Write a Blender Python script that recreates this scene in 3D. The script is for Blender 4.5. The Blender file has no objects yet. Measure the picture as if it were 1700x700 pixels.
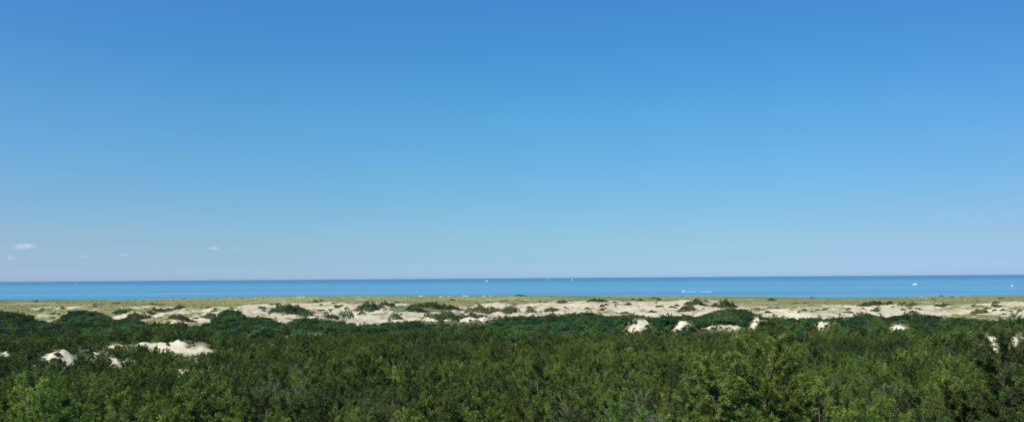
import bpy, bmesh, math, random
import numpy as np
from mathutils import Vector, Matrix

# ---------------------------------------------------------------- camera, sky, sun, exposure
scene = bpy.context.scene
F, CX, CY = 1472.0, 850.0, 350.0              # focal length and centre in photograph pixels
CAMZ = 30.0
PITCH, ROLL = math.atan(111.0 / F), 0.0070
fw = np.array([0, math.cos(PITCH), math.sin(PITCH)])
_r = np.array([1.0, 0, 0]); _u = np.array([0, -math.sin(PITCH), math.cos(PITCH)])
rt = _r * math.cos(ROLL) - _u * math.sin(ROLL)
up = _u * math.cos(ROLL) + _r * math.sin(ROLL)
cd = bpy.data.cameras.new('camera')
cam = bpy.data.objects.new('camera', cd)
scene.collection.objects.link(cam)
cd.sensor_width = 36; cd.lens = 36 * F / 1700.0
cd.clip_start = 0.5; cd.clip_end = 200000
cam.matrix_world = Matrix(((rt[0], up[0], -fw[0], 0), (rt[1], up[1], -fw[1], 0), (rt[2], up[2], -fw[2], CAMZ), (0, 0, 0, 1)))
scene.camera = cam

SUN_EL, SUN_AZ = math.radians(46), math.radians(216)       # azimuth clockwise from +Y: behind the camera, to the left
world = bpy.data.worlds.new('World'); scene.world = world; world.use_nodes = True
wn, wl = world.node_tree.nodes, world.node_tree.links
bg = wn['Background']
sky = wn.new('ShaderNodeTexSky'); sky.sky_type = 'NISHITA'; sky.sun_disc = False
sky.sun_elevation = SUN_EL; sky.sun_rotation = SUN_AZ
sky.altitude = 30; sky.air_density = 1.0; sky.dust_density = 0.35; sky.ozone_density = 2.2
tc = wn.new('ShaderNodeTexCoord'); sx = wn.new('ShaderNodeSeparateXYZ')
wl.new(tc.outputs['Generated'], sx.inputs[0])
rmp = wn.new('ShaderNodeValToRGB')                          # colour balance of the sky by elevation (z of the direction)
wl.new(sx.outputs['Z'], rmp.inputs[0])
SKY_TINT = [(0.0, (0.324, 0.541, 0.974)), (0.0061, (0.324, 0.541, 0.974)), (0.021, (0.289, 0.483, 0.821)), (0.0413, (0.298, 0.476, 0.701)), (0.0752, (0.281, 0.488, 0.67)), (0.109, (0.267, 0.519, 0.69)), (0.1759, (0.248, 0.574, 0.742)), (0.2411, (0.217, 0.58, 0.79)), (0.2728, (0.221, 0.593, 0.838)), (0.3032, (0.22, 0.585, 0.878)), (1.0, (0.45, 0.75, 1.05))]
el = rmp.color_ramp.elements
while len(el) < len(SKY_TINT): el.new(0.5)
for e, (p, c) in zip(el, SKY_TINT): e.position = p; e.color = (*c, 1)
mul = wn.new('ShaderNodeMix'); mul.data_type = 'RGBA'; mul.blend_type = 'MULTIPLY'; mul.inputs[0].default_value = 1
wl.new(sky.outputs[0], mul.inputs[6]); wl.new(rmp.outputs[0], mul.inputs[7]); 
mrx = wn.new('ShaderNodeMapRange'); mrx.inputs[1].default_value = -0.56; mrx.inputs[2].default_value = 0.56; wl.new(sx.outputs['X'], mrx.inputs[0])
rx_ = wn.new('ShaderNodeValToRGB'); wl.new(mrx.outputs[0], rx_.inputs[0])   # and slightly by azimuth
ex = rx_.color_ramp.elements
for i_, (p, c) in enumerate([(0.0, (1.30, 1.09, 1.13)), (0.22, (1.10, 1.03, 1.04)), (0.5, (1, 1, 1)), (0.78, (0.98, 0.95, 0.975)), (1.0, (0.98, 0.875, 0.95))]):
    e = ex[i_] if i_ < 1 else (ex[1] if i_ == 1 else ex.new(0.999)); e.position = p; e.color = (*c, 1)
mu2 = wn.new('ShaderNodeMix'); mu2.data_type = 'RGBA'; mu2.blend_type = 'MULTIPLY'; mu2.inputs[0].default_value = 1
wl.new(mul.outputs[2], mu2.inputs[6]); wl.new(rx_.outputs[0], mu2.inputs[7]); wl.new(mu2.outputs[2], bg.inputs[0])
bg.inputs[1].default_value = 0.12

sl = bpy.data.lights.new('sun', 'SUN'); sl.energy = 4.3; sl.angle = math.radians(0.53); sl.color = (1.0, 0.955, 0.88)
sun = bpy.data.objects.new('sun', sl); scene.collection.objects.link(sun)
sd = Vector((math.sin(SUN_AZ) * math.cos(SUN_EL), math.cos(SUN_AZ) * math.cos(SUN_EL), math.sin(SUN_EL)))
sun.rotation_euler = sd.to_track_quat('Z', 'Y').to_euler(); sun.location = (0, -50, 90)
vs = scene.view_settings
vs.view_transform = 'Standard'; vs.look = 'None'; vs.gamma = 1; vs.exposure = 0.35; vs.use_curve_mapping = False
scene.cycles.max_bounces = 6; scene.cycles.diffuse_bounces = 3; scene.cycles.transparent_max_bounces = 6
scene.cycles.volume_bounces = 1

rng = np.random.default_rng(11); random.seed(11)

# ---------------------------------------------------------------- helpers
def tag(o, label=None, cat=None, group=None, kind=None):
    if label: o['label'] = label
    if cat: o['category'] = cat
    if group: o['group'] = group
    if kind: o['kind'] = kind
    return o
def link(name, data, mat=None, parent=None):
    o = bpy.data.objects.new(name, data); scene.collection.objects.link(o)
    if mat is not None and data is not None and not data.materials: data.materials.append(mat)
    if parent: o.parent = parent
    return o
def mesh_np(name, V, faces, k):
    """V (n,3), faces (m,k) all with k corners"""
    me = bpy.data.meshes.new(name)
    V = np.asarray(V, np.float32); faces = np.asarray(faces, np.int32)
    me.vertices.add(len(V)); me.vertices.foreach_set('co', V.ravel())
    me.loops.add(faces.size); me.loops.foreach_set('vertex_index', faces.ravel())
    me.polygons.add(len(faces)); me.polygons.foreach_set('loop_start', np.arange(0, faces.size, k, dtype=np.int32))
    me.update(calc_edges=True)
    return me
_lat = {}
def vnoise(x, y, seed=0):
    if seed not in _lat: _lat[seed] = np.random.default_rng(1000 + seed).random((256, 256))
    L = _lat[seed]
    xi = np.floor(x).astype(np.int64); yi = np.floor(y).astype(np.int64)
    fx = x - xi; fy = y - yi
    fx = fx * fx * (3 - 2 * fx); fy = fy * fy * (3 - 2 * fy)
    a = L[xi & 255, yi & 255]; b = L[(xi + 1) & 255, yi & 255]; c = L[xi & 255, (yi + 1) & 255]; d = L[(xi + 1) & 255, (yi + 1) & 255]
    return (a * (1 - fx) + b * fx) * (1 - fy) + (c * (1 - fx) + d * fx) * fy
def fbm(x, y, seed=0, oct=4):
    x = np.asarray(x, float); y = np.asarray(y, float)
    s = 0; a = 0.5; t = 0
    for i in range(oct):
        s = s + a * vnoise(x * 2 ** i + 17.3 * i, y * 2 ** i - 9.1 * i, seed + i); t += a; a *= 0.5
    return s / t - 0.5                                      # about -0.5 .. 0.5
def sstep(a, b, v):
    t = np.clip((v - a) / (b - a), 0, 1); return t * t * (3 - 2 * t)
def ray(px, py): return fw + rt * (px - CX) / F + up * (CY - py) / F
def hz(px):
    return CY + F * (fw[2] + rt[2] * (px - CX) / F) / up[2]

# ---------------------------------------------------------------- terrain
_by = np.arange(-4000, 9000, 1.0)
_bc = [(-4000, 8), (-400, 12), (-60, 19.5), (0, 20.5), (40, 18.6), (80, 15.4), (120, 12.6), (200, 9.2), (300, 6.6), (400, 5.2), (500, 4.4), (900, 3.8), (1060, 3.6), (1130, 2.6), (1165, 0.2), (1200, -1.5), (1400, -5), (9000, -8)]
_bz = np.interp(_by, [a for a, b in _bc], [b for a, b in _bc])
_k = np.exp(-0.5 * (np.arange(-24, 25) / 8.0) ** 2); _k /= _k.sum()
_bz = np.convolve(np.pad(_bz, 24, mode='edge'), _k, mode='valid')
def base(y): return np.interp(y, _by, _bz)
# forest edge in the photograph (pixel, y) -> distance of the last trees
FE = [(-400, 520), (-100, 516), (0, 514), (20, 517), (40, 520), (60, 527), (80, 531), (98, 535), (106, 522), (120, 514), (140, 513), (160, 515), (178, 524), (200, 530), (215, 522), (240, 533), (300, 533), (320, 538), (345, 534), (360, 528),
      (372, 512), (385, 507), (398, 508), (408, 520), (430, 523), (445, 525), (460, 531), (480, 533), (495, 526), (520, 526), (560, 529), (600, 533), (640, 532), (680, 529), (715, 535), (760, 533), (800, 533), (820, 529), (850, 522), (900, 523), (920, 520),
      (960, 517), (985, 517), (1010, 520), (1040, 520), (1060, 522), (1100, 521), (1160, 521), (1180, 517), (1205, 512), (1230, 512), (1250, 520), (1270, 524), (1300, 523), (1340, 524), (1400, 526), (1420, 519), (1440, 518), (1460, 525),
      (1480, 523), (1500, 519), (1520, 521), (1545, 520), (1560, 525), (1600, 524), (1620, 526), (1640, 530), (1660, 529), (1680, 524), (1700, 522), (2000, 520), (2400, 520)]
_fpx = np.array([a for a, b in FE], float); _foff = np.array([b for a, b in FE], float) - hz(_fpx)
_fD = np.clip(21.5 * F / _foff, 440, 560)
_fZ = CAMZ - _foff * _fD / F                                # canopy top wanted there
def u_of(x, y): return CX + F * x / np.maximum(y, 1.0)
def edgeD(u): return np.interp(u, _fpx, _fD)
# crest of the bare dunes: (pixel, y of the top of the sand)
CR = [(-600, 509), (-100, 512), (0, 511), (60, 510), (100, 507), (150, 507.5), (190, 511), (240, 507.5), (300, 508), (330, 511), (400, 507), (440, 504.5), (500, 503.5), (560, 501.5), (640, 500), (700, 504), (740, 508), (780, 506), (830, 503), (850, 504.5),
      (900, 502.5), (950, 500), (1000, 499.5), (1050, 501.5), (1100, 499), (1128, 496.5), (1160, 499), (1178, 498.5), (1200, 502), (1240, 507), (1300, 511), (1350, 511), (1400, 509), (1440, 505), (1480, 506), (1530, 506), (1560, 508.5), (1600, 507), (1650, 503), (1700, 499), (2300, 502)]
RY = 760.0
_cx = (np.array([a for a, b in CR], float) - CX) / F * RY
_cz = CAMZ - (np.array([b for a, b in CR], float) - hz(np.array([a for a, b in CR], float))) * RY / F
# foredune skyline against the sea
FD = [(-900, 497), (0, 497), (110, 496.5), (210, 497), (320, 494.3), (430, 492.3), (500, 491), (640, 490), (850, 490), (1050, 491), (1200, 491.5), (1300, 492.5), (1380, 494), (1480, 493), (1600, 490.3), (1700, 489.3), (2500, 489)]
FY = 1105.0
_dx = (np.array([a for a, b in FD], float) - CX) / F * FY
_dz = CAMZ - (np.array([b for a, b in FD], float) - hz(np.array([a for a, b in FD], float))) * FY / F
mounds = []                                                 # bare dunes among the trees: x, y, rx, ry, height
def terrain(x, y, with_mounds=True):
    x = np.asarray(x, float); y = np.asarray(y, float)
    z = base(y)
    land = sstep(1150, 1080, y)
    inw = sstep(-200, 40, y)
    z = z + fbm(x / 34, y / 34, 3) * 3.2 * sstep(15, 90, y) * sstep(520, 430, y) + fbm(x / 9, y / 9, 8, 3) * 0.7 * land
    u = u_of(x, y)
    D = edgeD(u)
    hump = np.interp(u, _fpx, _fZ) - 3.6 - base(D)
    z = z + np.clip(hump, 0, 6) * np.exp(-0.5 * ((y - D + 12) / np.where(y < D, 55.0, 22.0)) ** 2) * (y > 100)
    # main crest
    ry = RY + 60 * fbm(x / 160, x * 0 + 3.1, 21, 3)
    cz = np.interp(x, _cx, _cz) * 1.0
    cz = CAMZ - (CAMZ - cz) * ry / RY + 2.6 * fbm(x / 17, y / 30, 251, 3)
    g = np.where(y < ry, np.exp(-0.5 * ((y - ry) / 62.0) ** 2), np.exp(-0.5 * ((y - ry) / 34.0) ** 2))
    z = z + np.clip(cz - base(ry), -1, 9) * g
    # secondary dune forms in the sand belt
    belt = sstep(470, 540, y) * sstep(ry - 8, ry - 75, y)
    n2 = fbm(x / 42 + 4.0, y / 60, 31, 3); rid = 1 - np.abs(2.2 * fbm(x / 55, y / 48 + 7, 35, 3))
    z = z + belt * (n2 * 6.0 + np.clip(rid, 0, 1) ** 3 * 3.6 - 1.1)
    z = z + sstep(430, 520, y) * land * fbm(x / 5.0, y / 7.0, 41, 3) * (0.75 + 0.9 * sstep(520, 580, y) * sstep(860, 780, y))
    # foredune
    z = z + np.clip(np.interp(x, _dx, _dz) - base(FY) - 0.2, -2, 7) * np.where(y < FY, np.exp(-0.5 * ((y - FY) / 42.0) ** 2), np.exp(-0.5 * ((y - FY) / 22.0) ** 2))
    z = z + sstep(820, 900, y) * land * (fbm(x / 20, y / 26, 45, 3)) * 1.1
    if with_mounds and mounds:
        add = np.zeros(np.shape(z))
        for (mx, my, rx, ryy, h) in mounds:
            dx = (x - mx) / rx; dy = (y - my) / ryy
            m = (np.abs(dx) < 4.2) & (np.abs(dy) < 3)
            if not np.any(m): continue
            w = np.exp(-(np.abs(dx / 1.9) ** 2.4)) * np.where(dy < 0, np.exp(-np.abs(dy) ** 2.0), np.exp(-np.abs(dy) ** 2 * 0.9))
            add = np.maximum(add, (h + 1.3 * fbm(x / 1.7, y / 2.4, 171, 3)) * w * (1 + 0.35 * fbm(x / (rx * 0.4 + 1), y / (ryy * 0.5 + 1), 51, 3)) * m)
        z = z + add
    return z
_ds = np.concatenate([np.arange(30, 300, 1.0), np.arange(300, 1160, 2.0)])
def hit(px, py):
    """ground point seen at a pixel of the photograph"""
    d = ray(px, py); t = _ds / d[1]
    X = d[0] * t; Z = CAMZ + d[2] * t
    below = np.nonzero(Z < terrain(X, _ds))[0]
    i = below[0] if len(below) else len(_ds) - 1
    return X[i], _ds[i]
# bare sand among the trees: outlines in the photograph
CLP = [[(-12, 590), (8, 586), (24, 586), (14, 592), (2, 597), (-12, 599)],
 [(71, 588), (82, 581), (95, 582), (107, 579), (112, 584), (128, 589), (124, 599), (117, 607), (111, 604), (109, 594), (97, 592), (88, 597), (79, 597)],
 [(132, 581), (142, 580), (142, 585), (134, 585)], [(146, 584), (153, 580), (167, 579), (167, 585), (160, 590), (160, 600), (152, 602), (147, 594), (152, 588)],
 [(168, 578), (190, 574), (222, 570), (222, 573.5), (190, 578), (168, 582)],
 [(187, 593), (197, 591), (209, 598), (208, 606), (199, 602), (192, 605), (186, 609)],
 [(212, 571), (243, 565), (262, 568), (285, 566), (305, 569), (322, 577), (347, 583), (345, 587), (325, 587), (305, 590), (293, 589), (278, 586), (262, 582), (255, 581), (250, 574), (240, 573), (214, 574.5)],
 [(308, 595), (322, 594), (322, 603), (314, 601), (308, 600)], [(293, 615), (302, 611), (322, 612), (320, 620), (304, 620), (296, 618)],
 [(1039, 552), (1046, 544), (1057, 541), (1061, 532), (1072, 530), (1075, 537), (1070, 543), (1060, 550), (1050, 552)],
 [(1120, 532), (1143, 534), (1141, 539), (1134, 541), (1133, 548), (1126, 548.5), (1121, 545), (1124, 540)],
 [(1174, 538.5), (1188, 542), (1205, 542), (1218, 538), (1231, 537), (1228, 543), (1222, 547), (1206, 545), (1190, 544.5), (1175, 543.5)],
 [(1252, 528), (1262, 527), (1259, 536), (1255, 541), (1248, 545), (1246, 541), (1254, 534)],
 [(1353, 535), (1366, 533), (1380, 536), (1376, 539), (1367, 540), (1364, 546.5), (1359, 545), (1360, 539.5)],
 [(1474, 538.5), (1490, 541), (1510, 545), (1500, 548.5), (1488, 548.5), (1480, 544.5)],
 [(1616, 562), (1640, 561), (1650, 551), (1658, 553), (1665, 558), (1682, 558), (1683, 564), (1718, 565), (1718, 576), (1690, 582), (1676, 577), (1668, 569), (1656, 570), (1656, 589), (1648, 589), (1640, 581), (1632, 572), (1626, 567)],
 [(452, 553), (463, 552), (465, 556), (455, 557.5)], [(483, 554.5), (491, 554), (492, 557), (484, 557.5)], [(522, 556), (528, 552), (538, 553), (537, 557), (524, 558)], [(838, 568), (850, 567), (855, 572), (846, 574)],
 [(1262, 572), (1272, 572), (1271, 576), (1263, 576)], [(631, 661), (643, 660), (644, 664), (632, 665)],
 [(700, 529), (708, 526), (724, 530), (733, 531), (730, 534), (712, 534), (704, 532)], [(738, 531), (750, 528), (750, 532), (740, 533)], [(762, 532), (770, 528), (796, 528), (818, 525), (812, 531), (800, 534), (788, 531), (768, 534)]]
CLR = [(min(p[0] for p in P), max(p[0] for p in P), min(p[1] for p in P), max(p[1] for p in P)) for P in CLP]
TH = 3.9
for (x0, x1, yt, yb) in CLR:
    pc = (x0 + x1) / 2; ob = yb - hz(pc); ot = yt - hz(pc)
    ds = np.arange(60, 540, 1.0)
    xs = (pc - CX) / F * ds
    off = F * (CAMZ - terrain(xs, ds, False) - TH) / ds
    ok = np.nonzero(off <= ob)[0]
    d0 = ds[ok[0]] if len(ok) else 540.0
    ryy = max(4.0, 7.0 * d0 / 200)
    my = d0 + ryy * 1.1
    x = (pc - CX) / F * my
    ztop = CAMZ - ot * my / F
    h = ztop - float(terrain(x, my, False))
    rx = max((x1 - x0) / 2 * my / F, min(0.022 * my, 3.5))
    mounds.append((x, my, rx, ryy, max(h, 1.0)))
clear_world = []                                            # the same outlines laid on the ground, in metres
def hit_mound(px, py, mo):
    d = ray(px, py); ds = np.arange(mo[1] - 2.6 * mo[3], mo[1] + 0.45 * mo[3], 0.5); t = ds / d[1]
    X = d[0] * t; b = np.nonzero(CAMZ + d[2] * t < terrain(X, ds))[0]
    i = b[0] if len(b) else len(ds) - 1
    return X[i], ds[i]
for P, mo in zip(CLP, mounds):
    P2 = []
    for a, b in zip(P, P[1:] + P[:1]):
        for k in (0, 0.33, 0.66): P2.append((a[0] + (b[0] - a[0]) * k, a[1] + (b[1] - a[1]) * k))
    clear_world.append(np.array([hit_mound(a, b, mo) for a, b in P2]))
def cleared(x, y, margin=0.0):
    """>0 inside a bare dune face, <0 outside: about metres to its ragged outline"""
    shp = np.shape(x); x = np.ravel(np.asarray(x, float)); y = np.ravel(np.asarray(y, float)); v = np.full(x.shape, -9.0)
    for W in clear_world:
        lo, hi = W.min(0) - 4, W.max(0) + 4
        k = np.nonzero((x > lo[0]) & (x < hi[0]) & (y > lo[1]) & (y < hi[1]))[0]
        if not len(k): continue
        X = x[k] + 1.6 * fbm(x[k] / 2.2, y[k] / 3.0, 61, 3); Y = y[k] + 2.0 * fbm(x[k] / 2.2 + 9, y[k] / 3.0, 62, 3)
        ins = np.zeros(len(k), bool); dist = np.full(len(k), 1e9)
        for (ax, ay), (bx, by) in zip(W, np.roll(W, -1, 0)):
            cr = ((ay > Y) != (by > Y)) & (X < (bx - ax) * (Y - ay) / ((by - ay) if abs(by - ay) > 1e-9 else 1e-9) + ax); ins ^= cr
            L2 = (bx - ax) ** 2 + (by - ay) ** 2 + 1e-9; t = np.clip(((X - ax) * (bx - ax) + (Y - ay) * (by - ay)) / L2, 0, 1)
            dist = np.minimum(dist, np.hypot(X - ax - t * (bx - ax), Y - ay - t * (by - ay)))
        v[k] = np.maximum(v[k], np.where(ins, dist, -dist))
    return v.reshape(shp)

# cover patches on the open dunes, measured in the photograph then laid on the ground: (x0, x1, y0, y1, kind, weight)
PATCH = [(-90, 55, 496.5, 502, 'green', 1), (60, 150, 497, 500, 'green', .5), (-60, 76, 506, 524, 'brown', 1), (20, 95, 502, 505, 'pale', .7), (96, 130, 507, 515, 'sand', 1), (76, 122, 516, 526, 'sand', 1), (68, 106, 526, 538, 'sand', 1), (138, 176, 506, 515, 'sand', 1), (178, 212, 508, 520, 'pale', 0.8),
         (178, 206, 522, 531, 'sand', 1.2), (225, 302, 507, 515, 'sand', 1.2), (232, 290, 517, 534, 'sand', 1), (290, 335, 513, 525, 'sand', 1), (303, 360, 524, 538, 'sand', 1), (330, 372, 509, 516, 'sand', 1), (356, 376, 515, 525, 'sand', 1),
         (210, 232, 505, 520, 'grass', 1), (312, 345, 506, 513, 'grass', 1), (400, 446, 507, 532, 'sand', 1.3), (430, 500, 503, 535, 'sand', 1.2), (500, 560, 502, 530, 'sand', 1), (512, 545, 513, 523, 'brown', .8), (560, 640, 501, 534, 'sand', 1.3), (640, 706, 505, 534, 'sand', 1.2),
         (645, 748, 507, 518, 'green', 1.1), (730, 785, 508, 518, 'brown', .5), (778, 860, 502, 517, 'sand', 1), (845, 1080, 499, 524, 'sand', 1.4), (1010, 1080, 503, 507, 'brown', .7), (960, 1040, 502, 512, 'brown', .35), (1050, 1220, 497, 523, 'sand', 1.4),
         (1190, 1290, 500, 516, 'brown', .8), (1180, 1260, 497, 501, 'grass', .8), (1270, 1420, 512, 527, 'sand', .9), (1300, 1390, 513, 519, 'brown', .55), (1262, 1330, 510, 515, 'brown', .7), (1390, 1460, 504, 516, 'sand', .9), (1400, 1560, 508, 528, 'sand', 1.3), (1560, 1700, 509, 531, 'sand', 1.2),
         (1560, 1625, 511, 517, 'brown', .6), (1655, 1760, 499, 512, 'sand', 1.3), (1384, 1402, 495.5, 498, 'sand', .8), (1360, 1380, 505, 507, 'pale', 1),
         (498, 516, 490, 492.5, 'sand', .7), (696, 708, 490, 492.5, 'sand', .9), (728, 736, 491, 493, 'sand', .9), (742, 748, 490.5, 492.5, 'sand', .8), (764, 782, 490, 492, 'sand', 1), (800, 808, 490, 492, 'sand', .9), (811, 817, 490, 492, 'sand', .9),
         (1508, 1530, 493.5, 495.5, 'sand', .8), (1535, 1545, 493, 495, 'sand', .8), (1560, 1572, 492, 494, 'sand', .8), (1640, 1662, 489, 491, 'pale', 1), (1520, 1545, 500, 504, 'sand', .8), (585, 610, 496, 499, 'pale', 1), (448, 486, 499, 501.5, 'pale', 1), (1240, 1300, 501, 504, 'pale', .9)]
wp = []
for (x0, x1, y0, y1, kd, w) in PATCH:
    pc = (x0 + x1) / 2
    a = hit(pc, y1)[1]; b = hit(pc, y0)[1]
    if b - a < 8: b = a + 8
    yc = (a + b) / 2
    wp.append(((pc - CX) / F * yc, yc, (x1 - x0) / 2 * yc / F, max((b - a) / 2, 6), kd, w))
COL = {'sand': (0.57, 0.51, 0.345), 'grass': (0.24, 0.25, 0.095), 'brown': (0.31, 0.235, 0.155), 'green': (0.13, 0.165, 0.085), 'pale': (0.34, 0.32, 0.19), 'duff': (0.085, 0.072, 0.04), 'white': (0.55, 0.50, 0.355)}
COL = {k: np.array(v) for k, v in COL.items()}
def cover(x, y):
    """ground colour and bareness (0..1)"""
    u = u_of(x, y); D = edgeD(u)
    n = fbm(x / 26, y / 40, 71, 5); n2 = fbm(x / 6, y / 9, 81, 4)
    c = np.repeat(COL['grass'][None], x.size, 0).reshape(x.shape + (3,))
    bare = np.zeros(x.shape)
    gm = sstep(-0.25, 0.3, fbm(x / 90, y / 50, 91, 4))[..., None]
    c = c * (0.78 + 0.34 * gm) + gm * np.array([0.045, 0.012, 0.012])
    c = c * (1 + 0.7 * fbm(x / 22, y / 12, 241, 4))[..., None]
    def lay(m, col, b):
        nonlocal c, bare
        m = np.clip(m, 0, 1); c = c * (1 - m[..., None]) + col * m[..., None]; bare = bare * (1 - m) + b * m
    # belt of open sand, patchy
    sb = sstep(-0.10, 0.12, n * 1.1 + 0.10 + n2 * 0.5 - 0.35 * sstep(480, 250, u)) * sstep(RY + 30, RY - 20, y + 40 * n) * sstep(-30, 20, y - D)
    lay(sb, COL['sand'], 1)
    lay(0.45 * sstep(0.0, 0.25, fbm(x / 60, y / 30, 95, 4)) * sb, COL['brown'], 0.6)
    for (px_, py_, rx, ryy, kd, w) in wp:
        dx = (x - px_) / rx; dy = (y - py_) / ryy
        m = (np.abs(dx) < 1.5) & (np.abs(dy) < 1.5)
        if not np.any(m): continue
        q = sstep(0.0, 0.35, 1 - np.abs(dx) ** 2.4 - np.abs(dy) ** 2.4 + 1.1 * n2 + 0.9 * n) * min(w, 1.0) * m
        lay(q, COL[kd], 1.0 if kd == 'sand' else (0.6 if kd in ('brown', 'pale') else 0.2))
    tone_ = 0.90 + 0.42 * fbm(x / 14, y / 22, 161, 4) + 0.25 * fbm(x / 3.0, y / 4.0, 165, 2)  # mottled sand tone; also puts some ridge shading into the colour
    c = c * (1 + (np.clip(tone_, 0.6, 1.12) - 1) * np.clip(bare, 0, 1))[..., None]
    gv = sstep(0.10, 0.26, fbm(x / 24, y / 13, 231, 4)) * sstep(D, D + 30, y) * sstep(830, 780, y) * sstep(700, 500, y * 0 + np.abs(u - 500) * 0.5 + 300)
    lay(0.75 * gv, COL['pale'] * 0.75, 0.4)
    # beach side of the foredune
    lay(sstep(FY + 12, FY + 24, y + 10 * n2), COL['sand'], 0)
    # forest floor
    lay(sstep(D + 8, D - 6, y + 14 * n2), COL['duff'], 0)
    lay(sstep(-1.0, -0.4, cleared(x, y)), COL['white'] * np.clip(1 + 0.55 * fbm(x / 1.3, y / 2.2, 211, 3), 0.75, 1.1)[..., None], 0.5)
    sh_ = sstep(-2.6, -0.6, cleared(x, y)) * (1 - sstep(-1.0, -0.4, cleared(x, y)))
    lay(0.55 * sh_, COL['pale'] * 0.8, 0.2)
    return c, bare

def attr_color(me, name, c):
    a = me.color_attributes.new(name, 'FLOAT_COLOR', 'POINT')
    c4 = np.ones((len(me.vertices), 4), np.float32); c4[:, :3] = c; a.data.foreach_set('color', c4.ravel())
az = np.concatenate([np.arange(-180, -38, 2.0), np.arange(-38, 38, 0.07), np.arange(38, 180, 2.0)])
rr = np.concatenate([np.geomspace(1.5, 60, 26), np.arange(61.5, 440, 1.7), np.arange(440, 1480, 2.1), np.geomspace(1500, 9000, 16)])
A, R_ = np.meshgrid(np.radians(az), rr)
GX = np.sin(A) * R_; GY = np.cos(A) * R_
GZ = terrain(GX, GY)
nr, na = GX.shape
idx = np.arange(nr * na).reshape(nr, na)
i00 = idx[:-1, :]; i10 = idx[1:, :]; i01 = np.roll(idx, -1, 1)[:-1, :]; i11 = np.roll(idx, -1, 1)[1:, :]
Q = np.stack([i00, i01, i11, i10], -1).reshape(-1, 4)[:, ::-1]
me = mesh_np('ground', np.stack([GX, GY, GZ], -1).reshape(-1, 3), Q, 4)
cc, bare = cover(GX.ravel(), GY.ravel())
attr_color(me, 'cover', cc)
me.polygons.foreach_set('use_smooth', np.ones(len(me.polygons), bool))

def nodes_mat(name):
    m = bpy.data.materials.new(name); m.use_nodes = True
    return m, m.node_tree.nodes, m.node_tree.links, m.node_tree.nodes['Principled BSDF']
mg, N, L, P = nodes_mat('dune_ground')
at = N.new('ShaderNodeAttribute'); at.attribute_name = 'cover'
tcg = N.new('ShaderNodeTexCoord')
nz = N.new('ShaderNodeTexNoise'); nz.inputs['Scale'].default_value = 0.55; nz.inputs['Detail'].default_value = 7; nz.inputs['Roughness'].default_value = 0.65
L.new(tcg.outputs['Object'], nz.inputs['Vector'])
mr = N.new('ShaderNodeMapRange'); mr.inputs[1].default_value = 0.3; mr.inputs[2].default_value = 0.7; mr.inputs[3].default_value = 0.78; mr.inputs[4].default_value = 1.16
L.new(nz.outputs[0], mr.inputs[0])
mx = N.new('ShaderNodeMix'); mx.data_type = 'RGBA'; mx.blend_type = 'MULTIPLY'; mx.inputs[0].default_value = 1
L.new(at.outputs['Color'], mx.inputs[6]); L.new(mr.outputs[0], mx.inputs[7]); L.new(mx.outputs[2], P.inputs['Base Color'])
P.inputs['Roughness'].default_value = 0.95; P.inputs['Specular IOR Level'].default_value = 0.1
bp = N.new('ShaderNodeBump'); bp.inputs['Strength'].default_value = 0.6; bp.inputs['Distance'].default_value = 0.5
L.new(nz.outputs[0], bp.inputs['Height']); L.new(bp.outputs[0], P.inputs['Normal'])
tag(link('ground', me, mg), kind='structure')

# ---------------------------------------------------------------- sea
ms, N, L, P = nodes_mat('sea_water')
tcs = N.new('ShaderNodeTexCoord'); mp = N.new('ShaderNodeMapping'); mp.inputs['Scale'].default_value = (0.0004, 0.0035, 1)
L.new(tcs.outputs['Object'], mp.inputs[0])
ns = N.new('ShaderNodeTexNoise'); ns.inputs['Scale'].default_value = 1; ns.inputs['Detail'].default_value = 5; ns.inputs['Distortion'].default_value = 0.4
L.new(mp.outputs[0], ns.inputs['Vector'])
rs = N.new('ShaderNodeValToRGB'); L.new(ns.outputs[0], rs.inputs[0])
rs.color_ramp.elements[0].position = 0.36; rs.color_ramp.elements[0].color = (0.09, 0.26, 0.345, 1)
rs.color_ramp.elements[1].position = 0.6; rs.color_ramp.elements[1].color = (0.12, 0.31, 0.42, 1)
# darker base colour far offshore, painted in for wind-ruffled water
sxs = N.new('ShaderNodeSeparateXYZ'); L.new(tcs.outputs['Object'], sxs.inputs[0])
dr = N.new('ShaderNodeMapRange'); dr.inputs[1].default_value = 3500; dr.inputs[2].default_value = 9000; L.new(sxs.outputs['Y'], dr.inputs[0])
mp2 = N.new('ShaderNodeMapping'); mp2.inputs['Scale'].default_value = (0.0035, 0.03, 1); L.new(tcs.outputs['Object'], mp2.inputs[0])
n2s = N.new('ShaderNodeTexNoise'); n2s.inputs['Scale'].default_value = 1; n2s.inputs['Detail'].default_value = 6; L.new(mp2.outputs[0], n2s.inputs['Vector'])
r2s = N.new('ShaderNodeMapRange'); r2s.inputs[1].default_value = 0.3; r2s.inputs[2].default_value = 0.7; r2s.inputs[3].default_value = 0.86; r2s.inputs[4].default_value = 1.14; L.new(n2s.outputs[0], r2s.inputs[0])
m2s = N.new('ShaderNodeMix'); m2s.data_type = 'RGBA'; m2s.blend_type = 'MULTIPLY'; m2s.inputs[0].default_value = 1
mdp = N.new('ShaderNodeMix'); mdp.data_type = 'RGBA'; mdp.inputs[7].default_value = (0.06, 0.205, 0.325, 1)
L.new(dr.outputs[0], mdp.inputs[0]); L.new(rs.outputs[0], mdp.inputs[6]); L.new(mdp.outputs[2], m2s.inputs[6]); L.new(r2s.outputs[0], m2s.inputs[7]); L.new(m2s.outputs[2], P.inputs['Base Color'])
P.inputs['Roughness'].default_value = 0.42; P.inputs['IOR'].default_value = 1.333
nw = N.new('ShaderNodeTexNoise'); nw.inputs['Scale'].default_value = 0.16; nw.inputs['Detail'].default_value = 6
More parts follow.
